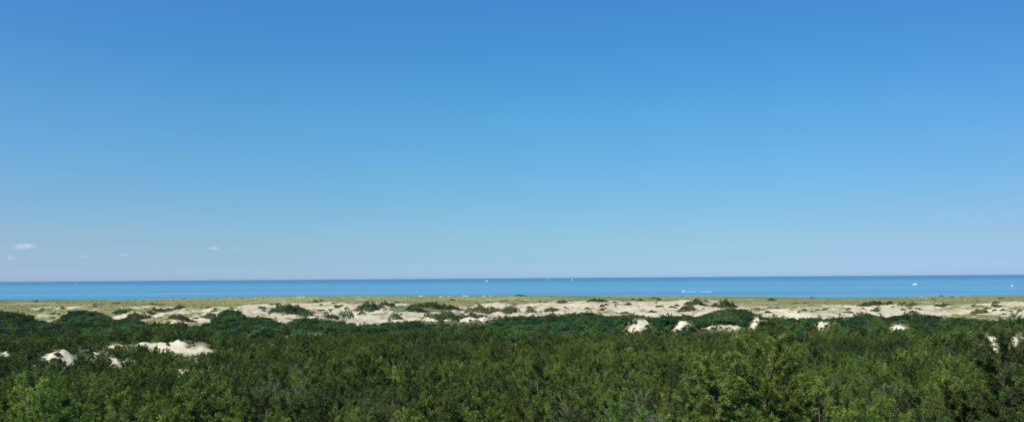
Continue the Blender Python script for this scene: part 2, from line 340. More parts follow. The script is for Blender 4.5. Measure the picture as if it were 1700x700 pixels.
mpw = N.new('ShaderNodeMapping'); mpw.inputs['Scale'].default_value = (0.6, 1.6, 1); L.new(tcs.outputs['Object'], mpw.inputs[0]); L.new(mpw.outputs[0], nw.inputs['Vector'])
bw = N.new('ShaderNodeBump'); bw.inputs['Strength'].default_value = 1.0; bw.inputs['Distance'].default_value = 1.1
L.new(nw.outputs[0], bw.inputs['Height']); L.new(bw.outputs[0], P.inputs['Normal'])
ys = np.concatenate([[-90000, -9000], np.array([0, 1000, 1150, 1300, 1800, 2500, 4000, 6500, 10000, 18000, 40000, 110000])]).astype(float)
xsn = np.array([-120000, -20000, -4000, -1000, 0, 1000, 4000, 20000, 120000], float)
SX, SY = np.meshgrid(xsn, ys); V = np.stack([SX, SY, SX * 0], -1).reshape(-1, 3)
ii = np.arange(SX.size).reshape(SX.shape)
Qs = np.stack([ii[:-1, :-1], ii[:-1, 1:], ii[1:, 1:], ii[1:, :-1]], -1).reshape(-1, 4)
tag(link('sea', mesh_np('sea', V, Qs, 4), ms), kind='structure')

# ---------------------------------------------------------------- foliage materials
def foliage_mat(name, dark, light, hue=0.03, trans=0.22, tint=0.5):
    m, N, L, P = nodes_mat(name)
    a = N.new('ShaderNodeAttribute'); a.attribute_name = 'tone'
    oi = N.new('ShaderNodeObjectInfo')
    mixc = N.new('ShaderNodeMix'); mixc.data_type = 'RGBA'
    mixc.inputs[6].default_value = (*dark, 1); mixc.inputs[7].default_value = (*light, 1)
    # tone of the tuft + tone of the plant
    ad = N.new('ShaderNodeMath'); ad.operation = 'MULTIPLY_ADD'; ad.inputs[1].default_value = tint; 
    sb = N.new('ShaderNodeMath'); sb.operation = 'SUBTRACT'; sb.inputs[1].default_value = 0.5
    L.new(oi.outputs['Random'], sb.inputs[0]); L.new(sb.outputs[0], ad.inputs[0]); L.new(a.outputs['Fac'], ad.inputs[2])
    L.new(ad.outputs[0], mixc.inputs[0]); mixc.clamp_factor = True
    hs = N.new('ShaderNodeHueSaturation')
    wn_ = N.new('ShaderNodeTexWhiteNoise'); wn_.noise_dimensions = '1D'; L.new(oi.outputs['Random'], wn_.inputs['W'])
    mr = N.new('ShaderNodeMapRange'); mr.inputs[3].default_value = 0.5 - hue; mr.inputs[4].default_value = 0.5 + hue
    L.new(wn_.outputs['Value'], mr.inputs[0]); L.new(mr.outputs[0], hs.inputs['Hue']); L.new(mixc.outputs[2], hs.inputs['Color'])
    L.new(hs.outputs[0], P.inputs['Base Color']); P.inputs['Roughness'].default_value = 0.6; P.inputs['Specular IOR Level'].default_value = 0.12
    tr = N.new('ShaderNodeBsdfTranslucent'); L.new(hs.outputs[0], tr.inputs[0])
    ms_ = N.new('ShaderNodeMixShader'); ms_.inputs[0].default_value = trans
    L.new(P.outputs[0], ms_.inputs[1]); L.new(tr.outputs[0], ms_.inputs[2]); L.new(ms_.outputs[0], N['Material Output'].inputs[0])
    return m
def bark_mat(name, c1, c2, sc=9):
    m, N, L, P = nodes_mat(name)
    t = N.new('ShaderNodeTexCoord'); mp = N.new('ShaderNodeMapping'); mp.inputs['Scale'].default_value = (1, 1, 0.3)
    n = N.new('ShaderNodeTexNoise'); n.inputs['Scale'].default_value = sc; n.inputs['Detail'].default_value = 5
    L.new(t.outputs['Object'], mp.inputs[0]); L.new(mp.outputs[0], n.inputs['Vector'])
    r = N.new('ShaderNodeValToRGB'); r.color_ramp.elements[0].color = (*c1, 1); r.color_ramp.elements[1].color = (*c2, 1)
    r.color_ramp.elements[0].position = 0.35; r.color_ramp.elements[1].position = 0.65
    L.new(n.outputs[0], r.inputs[0]); L.new(r.outputs[0], P.inputs['Base Color']); P.inputs['Roughness'].default_value = 0.9
    b = N.new('ShaderNodeBump'); b.inputs['Distance'].default_value = 0.02; L.new(n.outputs[0], b.inputs['Height']); L.new(b.outputs[0], P.inputs['Normal'])
    return m
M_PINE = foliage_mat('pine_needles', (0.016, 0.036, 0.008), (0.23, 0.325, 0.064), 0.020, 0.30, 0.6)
M_OAK = foliage_mat('scrub_leaves', (0.020, 0.055, 0.019), (0.108, 0.21, 0.065), 0.022, 0.28, 0.8)
M_OAK2 = foliage_mat('dark_scrub_leaves', (0.014, 0.036, 0.020), (0.055, 0.11, 0.05), 0.02, 0.2, 0.6)
M_PINE3 = foliage_mat('bright_pine_needles', (0.030, 0.056, 0.010), (0.34, 0.44, 0.085), 0.015, 0.32, 0.5)
M_PINE2 = foliage_mat('dark_pine_needles', (0.022, 0.042, 0.012), (0.12, 0.17, 0.045), 0.018, 0.2, 0.5)
M_DUNE = foliage_mat('dune_shrub_leaves', (0.024, 0.042, 0.018), (0.13, 0.175, 0.062), 0.03)
M_GREY = foliage_mat('grey_shrub_leaves', (0.075, 0.07, 0.045), (0.16, 0.15, 0.085), 0.02)
M_BARK = bark_mat('pine_bark', (0.035, 0.027, 0.02), (0.13, 0.10, 0.08))
M_DEAD = bark_mat('dead_wood', (0.11, 0.095, 0.07), (0.22, 0.20, 0.16))
M_GRASS = foliage_mat('beach_grass_blades', (0.19, 0.205, 0.085), (0.38, 0.375, 0.18), 0.02, 0.2)

# ---------------------------------------------------------------- plant meshes
def unit(v): return v / np.maximum(np.linalg.norm(v, axis=-1, keepdims=True), 1e-9)
def tri_needles(C, Ax, k, Ln, w, spread, r):
    """k needle blades round each tuft centre"""
    n = len(C)
    d = unit(Ax[:, None, :] * spread + unit(r.normal(size=(n, k, 3))))
    side = unit(np.cross(d, unit(r.normal(size=(n, k, 3)))))
    ln = Ln * r.uniform(0.75, 1.2, (n, k, 1))
    b = C[:, None, :] + d * 0.01
    V = np.stack([b - side * w * 0.35, b + d * ln * 0.55 + side * w * 0.5, b + d * ln, b + d * ln * 0.5 - side * w * 0.5], 2)
    V = V.reshape(-1, 3); Fc = np.arange(len(V)).reshape(-1, 4)
    return V, Fc
def tube(pts, rad, sides=5):
    pts = np.asarray(pts, float); rad = np.asarray(rad, float)
    t = unit(np.gradient(pts, axis=0))
    ref = np.array([0.31, 0.2, 0.93]); ref = np.tile(ref, (len(pts), 1))
    a = unit(np.cross(t, ref)); b = np.cross(t, a)
    ang = np.arange(sides) / sides * 2 * np.pi
    V = pts[:, None] + rad[:, None, None] * (np.cos(ang)[None, :, None] * a[:, None] + np.sin(ang)[None, :, None] * b[:, None])
    V = V.reshape(-1, 3); f = []
    for i in range(len(pts) - 1):
        for j in range(sides):
            f.append((i * sides + j, i * sides + (j + 1) % sides, (i + 1) * sides + (j + 1) % sides, (i + 1) * sides + j))
    return V, np.array(f)
def merge(parts):
    V, Fc, o = [], [], 0
    for v, f in parts: V.append(v); Fc.append(np.asarray(f) + o); o += len(v)
    return np.concatenate(V), np.concatenate(Fc)
def set_tone(me, t):
    a = me.attributes.new('tone', 'FLOAT', 'POINT'); a.data.foreach_set('value', np.asarray(t, np.float32))

def make_pine(seed, h=4.6, R=1.55, nb=17, leader=0.0, dens=1.0, k=16, low=0.22, Ln=0.17, w=0.024, lean=0.12):
    r = np.random.default_rng(seed)
    tr_n = 9; t = np.linspace(0, 1, tr_n)
    bend = np.cumsum(r.normal(0, lean * 0.35, (tr_n, 2)), 0) * (h / 5)
    bend -= bend[0]
    tp = np.stack([bend[:, 0], bend[:, 1], t * h], 1)
    wood = [tube(tp, (0.075 + 0.009 * h) * (1 - 0.86 * t) + 0.012, 6)]
    C, Ax, T = [], [], []
    for i in range(nb):
        f = low + (0.97 - low) * (i + r.uniform(0, 1)) / nb
        p0 = np.array([np.interp(f, t, tp[:, j]) for j in range(3)])
        prof = math.sin(math.pi * min(1, (0.25 + 0.75 * ((1 - f) / (1 - low))) ** 0.9 * 0.62 + 0.02)) ** 0.8
        Lb = R * max(0.22, prof) * r.uniform(0.7, 1.2)
        a = i * 2.39996 + r.normal(0, 0.5)
        elv = math.radians(r.uniform(5, 35) + 30 * f)
        d = np.array([math.cos(a) * math.cos(elv), math.sin(a) * math.cos(elv), math.sin(elv)])
        s = np.linspace(0, 1, 5)
        bpnt = p0 + s[:, None] * d * Lb + np.array([0, 0, 1])[None] * (s[:, None] ** 2) * Lb * 0.18 + np.cumsum(r.normal(0, 0.03 * Lb, (5, 3)), 0) * s[:, None]
        wood.append(tube(bpnt, 0.02 * (Lb / 1.5) * (1 - 0.75 * s) * (h / 4.6) + 0.006, 4))
        ntw = max(4, int(Lb / 0.13 * dens))
        for q in range(ntw):
            g = 0.3 + 0.7 * ((q + r.uniform(0, 1)) / ntw) ** 0.75
            b0 = np.array([np.interp(g, s, bpnt[:, j]) for j in range(3)])
            td = unit(d * 0.5 + np.array([0, 0, 0.45]) + r.normal(0, 0.55, 3))
            tl = r.uniform(0.18, 0.5) * (0.55 + 0.5 * R / 1.5) * (1.15 - 0.5 * g)
            ntf = int(r.integers(3, 6))
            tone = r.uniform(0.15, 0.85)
            if tl > 0.3: wood.append(tube(np.stack([b0, b0 + td * tl]), [0.008, 0.004], 3))
            for e in range(ntf):
                x = (e + 1) / ntf
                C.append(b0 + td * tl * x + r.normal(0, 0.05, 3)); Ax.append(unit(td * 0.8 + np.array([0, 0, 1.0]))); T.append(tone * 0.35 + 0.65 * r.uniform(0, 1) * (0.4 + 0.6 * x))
    for e in range(int(14 * dens)):                          # tufts round the leader
        f = r.uniform(0.8, 1.04)
        C.append(np.array([tp[-1, 0], tp[-1, 1], f * h]) + r.normal(0, 0.10, 3) * (1.5 - f + 0.4)); Ax.append(np.array([0, 0, 1.0])); T.append(r.uniform(0.3, 1))
    C = np.array(C); Ax = np.array(Ax); T = np.array(T)
    V, Fc = tri_needles(C, Ax, k, Ln, w, 0.8, r)
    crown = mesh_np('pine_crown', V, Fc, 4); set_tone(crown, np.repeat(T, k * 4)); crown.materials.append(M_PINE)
    wv, wf = merge(wood); trunk = mesh_np('pine_trunk', wv, wf, 4); trunk.materials.append(M_BARK)
    return crown, trunk
def leaves(P0, Nn, size, r):
    n = len(P0)
    nrm = unit(Nn + r.normal(0, 0.75, (n, 3)))
    a = unit(np.cross(nrm, r.normal(size=(n, 3)))); b = np.cross(nrm, a)
    s = size * r.uniform(0.6, 1.3, (n, 1))
    V = np.stack([P0 - a * s, P0 - b * s * 0.55 + nrm * s * 0.15, P0 + a * s, P0 + b * s * 0.55 + nrm * s * 0.15], 1).reshape(-1, 3)
    return V, np.arange(len(V)).reshape(-1, 4)
def make_oak(seed, h=3.6, R=2.1, nl=16, per=150, size=0.13):
    r = np.random.default_rng(seed)
    P0, Nn, T, wood = [], [], [], []
    stems = r.integers(3, 6)
    for i in range(nl):
        a = i * 2.39996 + r.normal(0, 0.3); q = math.sqrt((i + 0.5) / nl)
        c = np.array([math.cos(a) * R * q * 0.72, math.sin(a) * R * q * 0.72, h * (0.78 - 0.42 * q * q) + r.normal(0, 0.12 * h * 0.6)])
        lr = R * r.uniform(0.26, 0.42)
        d = unit(r.normal(size=(per, 3)) + np.array([0, 0, 0.45]))
        rad = lr * (1 - 0.35 * r.random((per, 1)) ** 1.5) * (1 + 0.25 * np.sin(d[:, :1] * 7 + i))
        P0.append(c + d * rad * np.array([1, 1, 0.8])); Nn.append(d + np.array([0, 0, 0.3])); T.append(np.clip(r.uniform(0.2, 0.75) + r.normal(0, 0.18, per), 0, 1))
        s = np.linspace(0, 1, 4)
        st = np.array([r.normal(0, 0.15), r.normal(0, 0.15), -0.1])
        wood.append(tube(st + s[:, None] * (c - st) + np.sin(s[:, None] * 3.1) * r.normal(0, 0.12, 3), 0.055 * (1 - 0.8 * s) + 0.008, 4))
    P0 = np.concatenate(P0); Nn = np.concatenate(Nn); T = np.concatenate(T)
    V, Fc = leaves(P0, Nn, size, r)
    crown = mesh_np('scrub_crown', V, Fc, 4); set_tone(crown, np.repeat(T, 4)); crown.materials.append(M_OAK)
    wv, wf = merge(wood); trunk = mesh_np('scrub_stems', wv, wf, 4); trunk.materials.append(M_BARK)
    return crown, trunk
def make_dead(seed, h=3.0, R=1.6):
    r = np.random.default_rng(seed); tw = []; fine = []
    def grow(p, d, l, rad, lev):
        s = np.linspace(0, 1, 4)[:, None]
        pts = p + s * d * l + (s ** 2) * r.normal(0, 0.12, 3) * l
        (tw if lev < 2 else fine).append(tube(pts, rad * (1 - 0.55 * s[:, 0]), 4 if lev < 2 else 3))
        if lev >= 4: return
        for i in range(4 if lev < 3 else 3):
            f = r.uniform(0.35, 1.0)
            q = np.array([np.interp(f, s[:, 0], pts[:, j]) for j in range(3)])
            grow(q, unit(d + r.normal(0, 0.55, 3) + np.array([0, 0, 0.12])), l * r.uniform(0.5, 0.72), max(rad * 0.5, 0.006), lev + 1)
    for i in range(5):
        a = i * 1.3 + r.uniform(0, 0.5)
        grow(np.array([0, 0, 0.0]), unit(np.array([math.cos(a) * R, math.sin(a) * R, h * 0.9])), h * 0.55, 0.05, 0)
    a, b = merge(tw); c, d = merge(fine)
    m1 = mesh_np('dead_limbs', a, b, 4); m2 = mesh_np('dead_twigs', c, d, 4)
    m1.materials.append(M_DEAD); m2.materials.append(M_DEAD)
    return m1, m2
PINES = [make_pine(100 + i, h=[4.4, 3.9, 4.9, 3.5, 4.6, 4.2, 5.1, 3.7][i], R=[1.6, 1.75, 1.45, 1.6, 1.9, 1.5, 1.6, 1.8][i], nb=[18, 17, 20, 15, 19, 18, 21, 16][i], low=0.15) for i in range(8)]
OAKS = [make_oak(200 + i, h=[3.4, 3.0, 3.9, 2.8, 3.6, 3.2][i], R=[2.1, 2.3, 1.9, 2.2, 2.5, 2.0][i]) for i in range(6)]
def recol(pair, m):
    c = pair[0].copy(); c.materials.clear(); c.materials.append(m); return (c, pair[1])
OAKS += [recol(p, M_OAK2) for p in OAKS[:4]]
PINES = PINES + [recol(p, M_PINE2) for p in PINES[:4]] + [recol(p, M_PINE3) for p in PINES[4:8]]
DEAD = [make_dead(300 + i, h=[2.8, 3.3, 2.4][i], R=[1.8, 1.5, 2.0][i]) for i in range(3)]

# ---------------------------------------------------------------- planting plan
def plant(name, meshes, loc, rotz, sc, label, cat, group=None, names=('crown', 'trunk')):
    root = bpy.data.objects.new(name, None); scene.collection.objects.link(root)
    root.location = loc; root.rotation_euler = (0, 0, rotz); root.scale = sc if hasattr(sc, '__len__') else (sc,) * 3
    root.empty_display_size = 0.5
    tag(root, label, cat, group)
    for nm, m in zip(names, meshes):
        c = bpy.data.objects.new(nm, m); scene.collection.objects.link(c); c.parent = root
    return root
def spot(px, depth): 
    x = (px - CX) / F * depth
    return x, depth
keep = []                                                   # (x, y, radius) kept free of the scattered trees
def z1(x, y): return float(terrain(np.array([x]), np.array([y]))[0])
def hero(px, depth, top_py, mesh_h, meshes, name, label, cat, wide=1.0, rot=None, names=('crown', 'trunk'), free=0.6):
    x, y = spot(px, depth); z = z1(x, y) - 0.1
    top = CAMZ - (top_py - hz(px)) * depth / F
    s = max((top - z) / mesh_h, 0.5)
    keep.append((x, y, free * s))
    return plant(name, meshes, (x, y, z), random.uniform(0, 6.28) if rot is None else rot, (s * wide, s * wide, s), label, cat, None, names)
BIG = make_pine(777, h=9.0, R=1.85, nb=54, dens=1.1, k=18, low=0.10, Ln=0.20, w=0.024, lean=0.10)
BIG = recol(BIG, M_PINE2)
BIG2 = make_pine(778, h=7.4, R=2.6, nb=46, dens=1.3, k=18, low=0.08, Ln=0.19, w=0.024)
BIG3 = recol(BIG2, M_PINE3)
TALL = make_pine(779, h=6.0, R=1.1, nb=24, dens=1.3, k=15, low=0.12)
hero(1655, 46, 557, 9.1, BIG, 'pitch_pine', 'tallest dark pitch pine with its top in front of the sand patch at the edge', 'pine tree', 1.0, 0.4)
hero(1590, 52, 636, 9.1, BIG2, 'pitch_pine', 'broad pitch pine leaning against the left side of the tallest pine', 'pine tree', 1.25, 2.1)
hero(1262, 50, 602, 7.5, BIG3, 'pitch_pine', 'broad yellow-green pine standing highest in the bright foreground clump', 'pine tree', 1.0, 1.0)
hero(1226, 47, 622, 4.9, PINES[14], 'pitch_pine', 'small bright pine wedged between the two broad yellow-green pines', 'pine tree', 1.1)
hero(1190, 46, 638, 7.5, BIG3, 'pitch_pine', 'bushy yellow-green pine just beside the highest pine of the bright clump', 'pine tree', 1.05, 3.0)
hero(893, 72, 603, 6.1, recol(TALL, M_PINE2), 'pitch_pine', 'slim dark column-shaped pine rising alone from the middle of the wood', 'pine tree', 1.0)
hero(1050, 190, 573, 3.4, OAKS[4], 'scrub_oak', 'bright green rounded scrub oak standing out below the slanting sand patch', 'shrub', 1.2)
hero(1440, 130, 593, 3.4, OAKS[2], 'scrub_oak', 'light green rounded scrub oak behind the grey leafless shrub', 'shrub', 1.3)
hero(942, 436, 529, 3.4, OAKS[7], 'scrub_oak', 'near-black rounded scrub oak at the wood edge below the broad bright dune', 'shrub', 2.2)
hero(1325, 430, 532, 3.4, OAKS[6], 'scrub_oak', 'wide dark blue-green scrub oak left of the small white sand pocket', 'shrub', 2.6)
hero(450, 300, 550, 3.4, OAKS[8], 'scrub_oak', 'dark scrub oak just left of the tiny white sand spots in the wood', 'shrub', 1.6)
hero(330, 48, 655, 4.8, PINES[2], 'pitch_pine', 'olive pitch pine with open branches beside two bare grey branches', 'pine tree', 1.2)
dd = ('limbs', 'twigs')
hero(1412, 95, 611, 2.9, DEAD[0], 'dead_shrub', 'grey leafless shrub alone in the pines on a slope of green', 'dead shrub', 1.2, names=dd)
hero(1040, 48, 677, 2.9, DEAD[1], 'dead_shrub', 'pale grey bare shrub at the bottom edge of the wood', 'dead shrub', 1.2, names=dd)
hero(248, 50, 655, 2.9, DEAD[2], 'dead_shrub', 'bare grey branches poking between olive pines below the large sand mound', 'dead shrub', 0.8, names=dd)
hero(432, 72, 640, 2.9, DEAD[1], 'dead_shrub', 'grey twiggy dead shrub inside dense pines between sand mound and slim pine', 'dead shrub', 1.2, names=dd)
hero(310, 44, 684, 2.9, DEAD[0], 'dead_shrub', 'bare grey branch tips at the bottom below the olive open-branched pine', 'dead shrub', 0.7, names=dd)
hero(1560, 44, 680, 2.9, DEAD[2], 'dead_shrub', 'brownish dead branches at the foot of the broad leaning pine', 'dead shrub', 0.8, names=dd)
hero(1235, 480, 534, 2.9, DEAD[2], 'dead_shrub', 'grey brush above the low sand strip under the wooded dune', 'dead shrub', 2.2, names=dd)

for i, (a, dpt, tp) in enumerate([(160, 52, 655), (640, 58, 676), (850, 62, 655), (1480, 75, 622), (500, 110, 608), (1100, 90, 622)]):
    o = hero(a, dpt, tp, 2.9, DEAD[i % 3], 'dead_shrub', 'thin grey bare twigs half hidden between green pine crowns', 'dead shrub', 0.8, names=dd, free=0.5); o['group'] = 'bare twigs among the pines'
def grid_pts(y0, y1, s):
    yy = np.arange(y0, y1, s); out = []
    for y in yy:
        hw = 0.66 * y + 12
        xx = np.arange(-hw, hw, s)
        out.append(np.stack([xx + rng.uniform(-0.46, 0.46, len(xx)) * s, y + rng.uniform(-0.46, 0.46, len(xx)) * s], 1))
    return np.concatenate(out)
_sc = np.concatenate([np.stack([rng.uniform(W[:, 0].min() - 3, W[:, 0].max() + 3, 500), rng.uniform(W[:, 1].min() - 3, W[:, 1].max() + 3, 500)], 1) for W in clear_world])
_cv = cleared(_sc[:, 0], _sc[:, 1])
_pr = np.where(_cv > 0.5, 0.02, np.where(_cv > -0.3, 0.12, 0.42)) * (_cv > -2.6) * np.clip(0.6 + 3 * fbm(_sc[:, 0] / 3, _sc[:, 1] / 3, 191, 2), 0.1, 2)
SCR = _sc[rng.random(len(_sc)) < _pr]
P_ = np.concatenate([grid_pts(27, 120, 1.95), grid_pts(120, 300, 2.3), grid_pts(300, 640, 3.5)])
x, y = P_[:, 0], P_[:, 1]
u = u_of(x, y); D = edgeD(u)
ok = ((y < D + 10 * fbm(x / 12, y / 12, 5)) | ((y < D + 75) & (fbm(x / 11, y / 16, 181, 3) > 0.10 + 0.0026 * (y - D)) & (rng.random(len(x)) < 0.6))) & (cleared(x, y) < -1.1)
for kx, ky, kr in keep: ok &= ((x - kx) ** 2 + (y - ky) ** 2) > (kr * 1.0) ** 2
ok &= rng.random(len(x)) > 0.05
x, y, u, D = x[ok], y[ok], u[ok], D[ok]
# shorter growth just in front of each bare dune
infront = np.zeros(len(x))
for (mx, my, rx, ryy, h) in mounds:
    infront = np.maximum(infront, (np.abs(x - mx) < rx * 1.0) * (y < my) * (y > my - ryy * 2.0 - 2))
z = terrain(x, y)
pat = fbm(x / 45, y / 45, 101, 4)
p_oak = np.clip(sstep(190, 380, y + 160 * pat) * 0.85 + 0.12 * sstep(100, 180, y), 0, 0.92)
is_oak = rng.random(len(x)) < p_oak
sc = rng.uniform(0.6, 1.1, len(x)) * (1 + 0.5 * fbm(x / 13, y / 15, 111, 3)) * np.where(y > D, 0.55, 1.0)
sc = np.where(y > D - 40, sc * 0.9, sc)
wide = np.where(is_oak, rng.uniform(0.85, 1.35, len(x)) * (1 + 0.9 * (rng.random(len(x)) < 0.13)) * np.where(y > 300, 1.3, 1.0), np.where(y > 300, 1.25, 1.0))
# trees growing just before a bare dune are stunted, so that the sand shows over them
v = np.stack([x, y, z + 4.3 * sc - CAMZ], 1); Zc = v @ fw; tpx = CX + F * (v @ rt) / Zc; tpy = CY - F * (v @ up) / Zc
stunt = np.ones(len(x))
for P, mo in zip(CLP, mounds):
    A_ = np.array(P, float); lo = A_[:, 0].min(); hi_ = A_[:, 0].max()
    cols = np.linspace(lo, hi_, 24); low = []
    for c in cols:
        ys_ = []
        for a, b in zip(P, P[1:] + P[:1]):
            if (a[0] - c) * (b[0] - c) <= 0 and a[0] != b[0]: ys_.append(a[1] + (b[1] - a[1]) * (c - a[0]) / (b[0] - a[0]))
        low.append(max(ys_) if ys_ else np.nan)
    low = np.interp(cols, cols[~np.isnan(low)], np.array(low)[~np.isnan(low)]) - 0.5
    rp = 1.3 * sc * wide * F / y
    k = (tpx > lo - rp) & (tpx < hi_ + rp) & (y < mo[1]) & (y > mo[1] * 0.45)
    lim = np.maximum(np.interp(tpx - rp * .6, cols, low), np.interp(tpx + rp * .6, cols, low)) + 2.4
    allowed = CAMZ - (lim - hz(tpx)) * y / F - z
    stunt = np.where(k, np.minimum(stunt, np.maximum(allowed, 0.0) / (4.3 * sc)), stunt)
flim = np.interp(tpx, _fpx, np.array([b for a, b in FE], float)) - 1.0 + 3.5 * fbm(x / 7, y / 7, 221, 2)
al = CAMZ - (flim - hz(tpx)) * y / F - z
stunt = np.where(y > 150, np.minimum(stunt, np.maximum(al, 0) / (4.3 * sc)), stunt)
gone = stunt < 0.13
stunt = np.clip(stunt, 0.2, 1)
sc = sc * stunt
wide = wide * np.where(~is_oak & (y < 140), 0.86, 1.0)
sxy = sc * wide; szz = sc * np.where(wide > 1.6, 1.12, 1.0)
rot = rng.uniform(0, 2 * np.pi, len(x)); var = rng.integers(0, 8, len(x))
dk = fbm(x / 16, y / 24, 151, 3) + 0.25 * (rng.random(len(x)) - 0.5) + 0.10 * sstep(500, 100, u) * sstep(90, 160, y) > 0.09
br = (fbm(x / 9, y / 9, 201, 3) + 0.16 * sstep(110, 45, y) * sstep(1000, 1120, u) * sstep(1500, 1350, u) + 0.05 * sstep(80, 40, y)) > 0.14
vp = np.where(dk, 8 + var % 4, np.where(br, 12 + var % 4, var)); vo = np.where(dk, 6 + var % 4, var % 6)
# which ones show largest
top = z + 4 * sc
pyt = 0 * x
v = np.stack([x, y, top - CAMZ], 1); Zc = v @ fw; pxx = CX + F * (v @ rt) / Zc; pyy = CY - F * (v @ up) / Zc
vis = (~gone) & (pxx > -25) & (pxx < 1725) & (pyy < 694)
def pick(mask, n):
    c = np.nonzero(mask & vis)[0]; c = c[np.argsort(y[c] / sxy[c])][:n]; return c
ip = pick(~is_oak, 292); io = pick(is_oak, 296)
for j in ip:
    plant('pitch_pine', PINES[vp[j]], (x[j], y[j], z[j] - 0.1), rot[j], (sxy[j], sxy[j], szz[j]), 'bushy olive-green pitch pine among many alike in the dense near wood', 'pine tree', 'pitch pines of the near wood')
for j in io:
    plant('scrub_oak', OAKS[vo[j]], (x[j], y[j], z[j] - 0.1), rot[j], (sxy[j], sxy[j], szz[j]), 'low rounded green scrub oak growing among the pines of the wood', 'shrub', 'scrub oaks scattered in the wood')
rest = ~gone; rest[ip] = False; rest[io] = False

srx, sry = SCR[:, 0], SCR[:, 1]; srs = rng.uniform(0.14, 0.42, len(srx)); srr = rng.uniform(0, 6.28, len(srx)); srv = rng.integers(0, 10, len(srx))
def joined(name, a, b):
    bm = bmesh.new(); bm.from_mesh(a); n = len(bm.faces); bm.from_mesh(b); bm.faces.ensure_lookup_table()
    me = bpy.data.meshes.new(name)
    for f in bm.faces[n:]: f.material_index = 1
    bm.to_mesh(me); bm.free(); me.materials.append(a.materials[0]); me.materials.append(b.materials[0])
    return me
def scatter(name, protos, X, Y, Z, RZ, S, VAR, label, cat, sz=None):
    col = bpy.data.collections.new(name + '_kinds')
    for i, m in enumerate(protos):
        col.objects.link(bpy.data.objects.new('%s_kind_%02d' % (name, i), m))
    me = bpy.data.meshes.new(name); me.vertices.add(len(X)); me.vertices.foreach_set('co', np.stack([X, Y, Z], 1).astype(np.float32).ravel())
    a = me.attributes.new('turn', 'FLOAT_VECTOR', 'POINT'); a.data.foreach_set('vector', np.stack([0 * RZ, 0 * RZ, RZ], 1).astype(np.float32).ravel())
    szv = S if sz is None else sz
    a = me.attributes.new('size', 'FLOAT_VECTOR', 'POINT'); a.data.foreach_set('vector', np.stack([S, S, szv], 1).astype(np.float32).ravel())
    a = me.attributes.new('sort', 'INT', 'POINT'); a.data.foreach_set('value', VAR.astype(np.int32))
    o = link(name, me)
    ng = bpy.data.node_groups.new(name + '_nodes', 'GeometryNodeTree')
    ng.interface.new_socket('Geometry', in_out='INPUT', socket_type='NodeSocketGeometry'); ng.interface.new_socket('Geometry', in_out='OUTPUT', socket_type='NodeSocketGeometry')
    n, l = ng.nodes, ng.links
    gi = n.new('NodeGroupInput'); go = n.new('NodeGroupOutput'); ip_ = n.new('GeometryNodeInstanceOnPoints'); ci = n.new('GeometryNodeCollectionInfo')
    ci.inputs[0].default_value = col; ci.inputs['Separate Children'].default_value = True; ci.inputs['Reset Children'].default_value = True
    ip_.inputs['Pick Instance'].default_value = True
    def na_(nm, ty):
        q = n.new('GeometryNodeInputNamedAttribute'); q.data_type = ty; q.inputs[0].default_value = nm; return q.outputs['Attribute']
    l.new(gi.outputs[0], ip_.inputs['Points']); l.new(ci.outputs[0], ip_.inputs['Instance'])
    l.new(na_('sort', 'INT'), ip_.inputs['Instance Index']); l.new(na_('turn', 'FLOAT_VECTOR'), ip_.inputs['Rotation']); l.new(na_('size', 'FLOAT_VECTOR'), ip_.inputs['Scale'])
    l.new(ip_.outputs[0], go.inputs[0])
    md = o.modifiers.new('scatter', 'NODES'); md.node_group = ng
    tag(o, label, cat, None, 'stuff'); return o
pj = [joined('pine_joined', *p) for p in PINES]; oj = [joined('oak_joined', *p) for p in OAKS]
m = rest & ~is_oak
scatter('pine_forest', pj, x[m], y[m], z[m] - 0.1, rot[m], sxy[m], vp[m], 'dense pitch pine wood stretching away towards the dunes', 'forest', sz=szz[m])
m = rest & is_oak
scatter('oak_thicket', oj, np.r_[x[m], srx], np.r_[y[m], sry], np.r_[z[m] - 0.1, terrain(srx, sry) - 0.12], np.r_[rot[m], srr], np.r_[sxy[m], srs], np.r_[vo[m], srv], 'dark green scrub oak thicket closing the wood in front of the dunes', 'thicket', sz=np.r_[szz[m], srs * 0.8])

